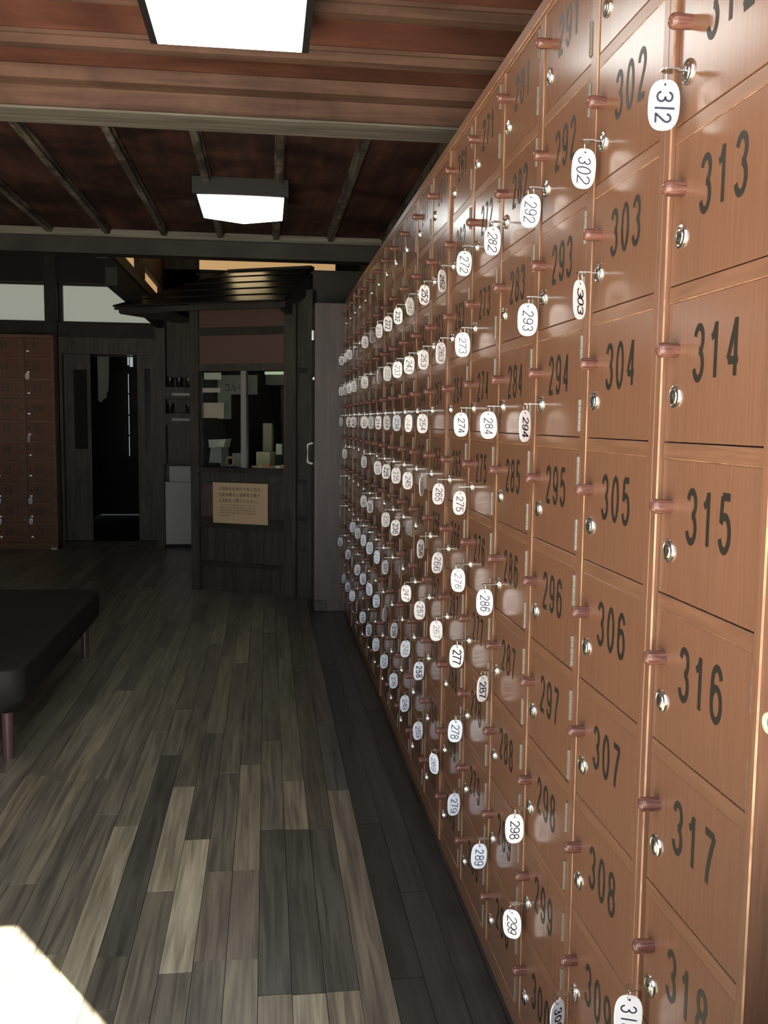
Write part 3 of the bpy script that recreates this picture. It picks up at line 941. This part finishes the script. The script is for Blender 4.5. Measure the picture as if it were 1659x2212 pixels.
# text from the built-in font, turned into mesh
def text_obj(name, body, size, m, parent, loc, rot, sx=1.0, align='LEFT', bold=0.0):
    c = bpy.data.curves.new(name, 'FONT')
    c.body = body
    c.size = size
    c.align_x = align
    c.resolution_u = 2
    c.offset = bold
    o = bpy.data.objects.new(name, c)
    COL.objects.link(o)
    bpy.context.view_layer.update()
    me = bpy.data.meshes.new_from_object(o.evaluated_get(bpy.context.evaluated_depsgraph_get()))
    COL.objects.unlink(o)
    bpy.data.objects.remove(o)
    me.materials.clear()
    me.materials.append(M[m])
    q = ob(name, me, parent, loc, rot)
    q.scale = (sx, 1, 1)
    return q
BX, BY = -.557, 7.059
def bworld(u, v, z):
    ca, sa = math.cos(BA), math.sin(BA)
    return (BX + u * ca + v * sa, BY + u * sa - v * ca, z)
sign = thing('paper_sign', 'tan paper sign with Japanese writing on the ticket booth front', 'sign', bworld(.186, .013, .519), BA)
ob('sheet', MB().box(0, .452, -.003, 0, 0, .301).mesh('sheet', 'paper'), sign, (0, 0, 0), (0, 0, 0))
R90 = (PI / 2, 0, 0)
for i, (l, sx) in enumerate((('入浴券をお持ちでない方は、', 1), ('正面玄関の入浴券売り場で', 1), ('入浴券をご購入ください。', 1))):
    text_obj('printed_line', l, .0295, 'print', sign, (.045, -.0036, .246 - i * .044), R90, .98, bold=.0003)
for i, (l, sz) in enumerate((('To enter the baths, please buy a ticket at the main entrance.', .0135), ('입욕권이 없으신 분은, 정면 현관의 매표소에서 구입해 주십시오.', .0125),
                             ('没有入浴券的顾客，请在正面大门的售票处购买入浴券。', .0135), ('沒有入浴券的顧客，請在正面大門的售票處', .0125), ('購買入浴券。', .0125))):
    q = text_obj('printed_line', l, sz, 'print', sign, (.058, -.0036, .132 - i * .0195), R90, 1.0)
    w_ = max(v.co.x for v in q.data.vertices) if len(q.data.vertices) else .3
    q.scale = (min(1.25, .30 / w_), 1, 1)

# things seen through the booth glass
def inb(name, label, cat, m, u0, u1, v, z0, z1, dep=.01):
    o = bx(name, m, 0, u1 - u0, -dep / 2, dep / 2, 0, z1 - z0)
    o.matrix_world = Matrix.Translation(bworld((u0 + u1) / 2, v, z0)) @ Matrix.Rotation(BA, 4, 'Z')
    return tag(o, label, cat)
inb('notice', 'small pale card taped at the top left of the booth glass', 'paper', 'card', .094, .237, -.029, 1.579, 1.630, .002)
inb('notice', 'narrow plastic-wrapped notice on the booth glass, below the pale card', 'paper', 'pink', .085, .228, -.029, 1.484, 1.518, .002)
inb('notice', 'larger plastic-wrapped notice low on the left booth glass', 'paper', 'pink', .088, .258, -.029, 1.296, 1.408, .002)
gs = thing('hanging_board', 'grey board with dark lettering hanging behind the left booth glass', 'board', bworld(.0, -.30, 1.29), BA)
ob('board', MB().box(.055, .395, 0, .008, .188, .335).box(.055, .17, 0, .008, 0, .188).mesh('board', 'greyplastic'), gs)
text_obj('lettering', 'コルく', .075, 'number', gs, (.11, -.0015, .215), R90, .75)
inb('air_conditioner', 'grey air conditioner high inside the ticket booth', 'appliance', 'greyplastic', .165, .36, -.99, 1.575, 1.655, .18)
inb('tube_light', 'short greenish tube light inside the top right of the booth', 'lamp', 'fluor', .165, .345, -.90, 1.660, 1.684, .02)
mc = thing('ticket_machine', 'small grey counter machine at the left inside the booth', 'machine', bworld(-.0, -.20, .927), BA)
m = MB()
vs = [(.055, -.05, 0), (.17, -.05, 0), (.17, .08, 0), (.055, .08, 0), (.065, -.03, .143), (.155, -.03, .143), (.155, .08, .143), (.065, .08, .143)]
m.add(vs, [(0, 3, 2, 1), (4, 5, 6, 7), (0, 1, 5, 4), (1, 2, 6, 5), (2, 3, 7, 6), (3, 0, 4, 7)])
ob('body', m.mesh('body', 'greyplastic'), mc)
ob('tray', MB().box(.06, .165, -.068, -.05, .0, .03).mesh('tray', 'blackmetal'), mc)
pb = thing('paper_bag', 'crumpled white paper bag lying on the grey counter machine', 'bag', bworld(.055, -.20, 1.069), BA)
m = MB()
vs = [(0, -.04, .0), (.125, -.04, .008), (.120, .06, .004), (.0, .06, .0), (-.002, -.045, .062), (.150, -.05, .068), (.145, .05, .072), (.01, .055, .058), (.06, -.058, .03), (.07, .07, .035)]
m.add(vs, [(0, 3, 2, 1), (4, 5, 6, 7), (0, 1, 8), (1, 5, 8), (5, 4, 8), (4, 0, 8), (1, 2, 6, 5), (2, 3, 9), (3, 7, 9), (7, 6, 9), (6, 2, 9), (3, 0, 4, 7)])
ob('bag', m.mesh('bag', 'card'), pb)
tr = ob('tape_roll', MB().torus(.032, .008, (0, 0, 0), 20, 6).mesh('tape_roll', 'tape'), None, bworld(.215, -.20, .967), (0, 0, BA))
tag(tr, 'round roll of brown tape standing on the booth counter', 'tape')
inb('small_box', 'small grey box behind the tape roll on the booth counter', 'box', 'greyplastic', .215, .29, -.26, .925, 1.03, .06)
inb('cream_sheet', 'tall cream card standing on the back shelf of the booth', 'card', 'cream', .30, .378, -.60, .925, 1.259, .03)
inb('cream_box', 'cream cardboard box on the counter right of the window divider', 'box', 'cream', .43, .545, -.26, .925, 1.045, .10)
ws = thing('card_stand', 'small white card on a black stand inside the booth', 'card', bworld(.555, -.30, .925), BA)
ob('stand', MB().box(0, .065, -.02, .02, 0, .100).mesh('stand', 'blackmetal'), ws)
ob('card', MB().box(.008, .058, -.022, -.018, .100, .182).mesh('card', 'card'), ws)
for i in range(6):
    u = .47 + i * .048
    inb('snack_packet', ('tan', 'cream', 'orange', 'grey', 'pale', 'rust')[i] + ' small packet on the booth ledge, %s from the window divider' % ('first', 'second', 'third', 'fourth', 'fifth', 'sixth')[i], 'packet',
        ('tape', 'cream', 'orange', 'greyplastic', 'card', 'orange')[i], u, u + .044, -.085, .932, .948 + .006 * (i % 3), .05)

# ------------------------------------------------------------------ alcove beside the booth: shelves, cups, white cabinets
t = thing('wall_rack', 'grey wooden wall rack with two shelves left of the booth', 'shelf', (-.995, 9.595, 0))
ob('back_panel', MB().box(0, .45, -.02, 0, .84, 2.28).mesh('back_panel', 'darkgrey'), t)
for z in (1.485, 1.225):
    ob('shelf', MB().box(0, .45, -.16, -.02, z, z + .115).mesh('shelf', 'darkgrey'), t)
ob('side_board', MB().box(-.022, 0, -.18, 0, .84, 2.28).mesh('side_board', 'darkgrey'), t)
for a in (.0, .09, .18, .27, .36):
    ob('slat', MB().box(a + .003, a + .085, -.03, -.0201, .86, 1.20).mesh('slat', 'darkv'), t)
for i, z in enumerate((1.518, 1.268)):
    o = bx('shelf_label', 'white', -.935, -.76, 9.430, 9.4345, z, z + .024)
    tag(o, 'white strip label on the %s shelf of the wall rack' % ('upper', 'lower')[i], 'label')
cup = fixn(MB().lathe([(.026, 0), (.030, .01), (.036, .095), (.033, .095), (.027, .012)], 16, 'Z', 1).mesh('dark_cup', 'darkglass', True))
for i, z in enumerate((1.60, 1.34)):
    for j, x in enumerate((-.955, -.865, -.775)):
        if j == 1 and i == 1:
            continue
        o = ob('dark_cup', cup, None, (x, 9.50, z))
        tag(o, 'dark glass cup on the %s shelf of the wall rack, %s' % (('upper', 'lower')[i], ('leftmost', 'middle one', 'beside the booth post')[j]), 'cup', 'dark cups on the wall rack')
t = thing('white_cabinet', 'low pale cabinet standing on the floor left of the booth', 'cabinet', (-1.005, 9.40, 0))
ob('body', MB().cbox(0, .42, -.01, .17, .03, .660, .008).mesh('body', 'white'), t)
ob('plinth', MB().box(.01, .41, .01, .16, 0, .03).mesh('plinth', 'black'), t)
t = bx('pale_box', 'white', -.968, -.62, 9.44, 9.56, .660, .815)
tag(t, 'smaller pale box standing on top of the low cabinet by the booth', 'box')

# ------------------------------------------------------------------ bench
bn = thing('bench', 'black upholstered bench with reddish legs on the left of the floor', 'bench', (-1.55, 4.28, 0))
def rounded_slab(x0, x1, y0, y1, z0, z1, rad, n=6):
    ol = []
    for cx, cy, a0 in ((x1 - rad, y1 - rad, 0), (x0 + rad, y1 - rad, 90), (x0 + rad, y0 + rad, 180), (x1 - rad, y0 + rad, 270)):
        for k in range(n + 1):
            a = math.radians(a0 + 90 * k / n)
            ol.append((cx + rad * math.cos(a), cy + rad * math.sin(a)))
    k = len(ol)
    mb = MB()
    lv = [(.045, z0), (.006, z0 + .05), (0, z1 - .05), (.008, z1 - .012), (.024, z1)]
    vs = []
    for ins, z in lv:
        for x, y in ol:
            cx, cy = (x0 + x1) / 2, (y0 + y1) / 2
            vs.append((x - math.copysign(ins, x - cx), y - math.copysign(ins, y - cy), z))
    fs = [tuple(range(k))[::-1], tuple(range(4 * k, 5 * k))]
    for j in range(4):
        for i in range(k):
            a, b = j * k + i, j * k + (i + 1) % k
            fs.append((a, b, b + k, a + k))
    mb.add(vs, fs)
    return fixn(mb.mesh('seat', 'vinyl', True))
ob('seat', rounded_slab(-.68, .655, -.80, .86, .175, .360, .07), bn)
for sx in (-.58, .58):
    for sy in (-.745, .745):
        ob('leg', fixn(MB().lathe([(.021, 0), (.021, .18)], 12, 'Z', 1, (sx, sy, 0)).mesh('leg', 'legwood', True)), bn)

o = ob('rubber_loop', MB().torus(.009, .003, plane='YZ').mesh('rubber_loop', 'beige'), None, (.505, .852, .985))
tag(o, 'beige rubber loop at the near end of the lockers', 'loop')
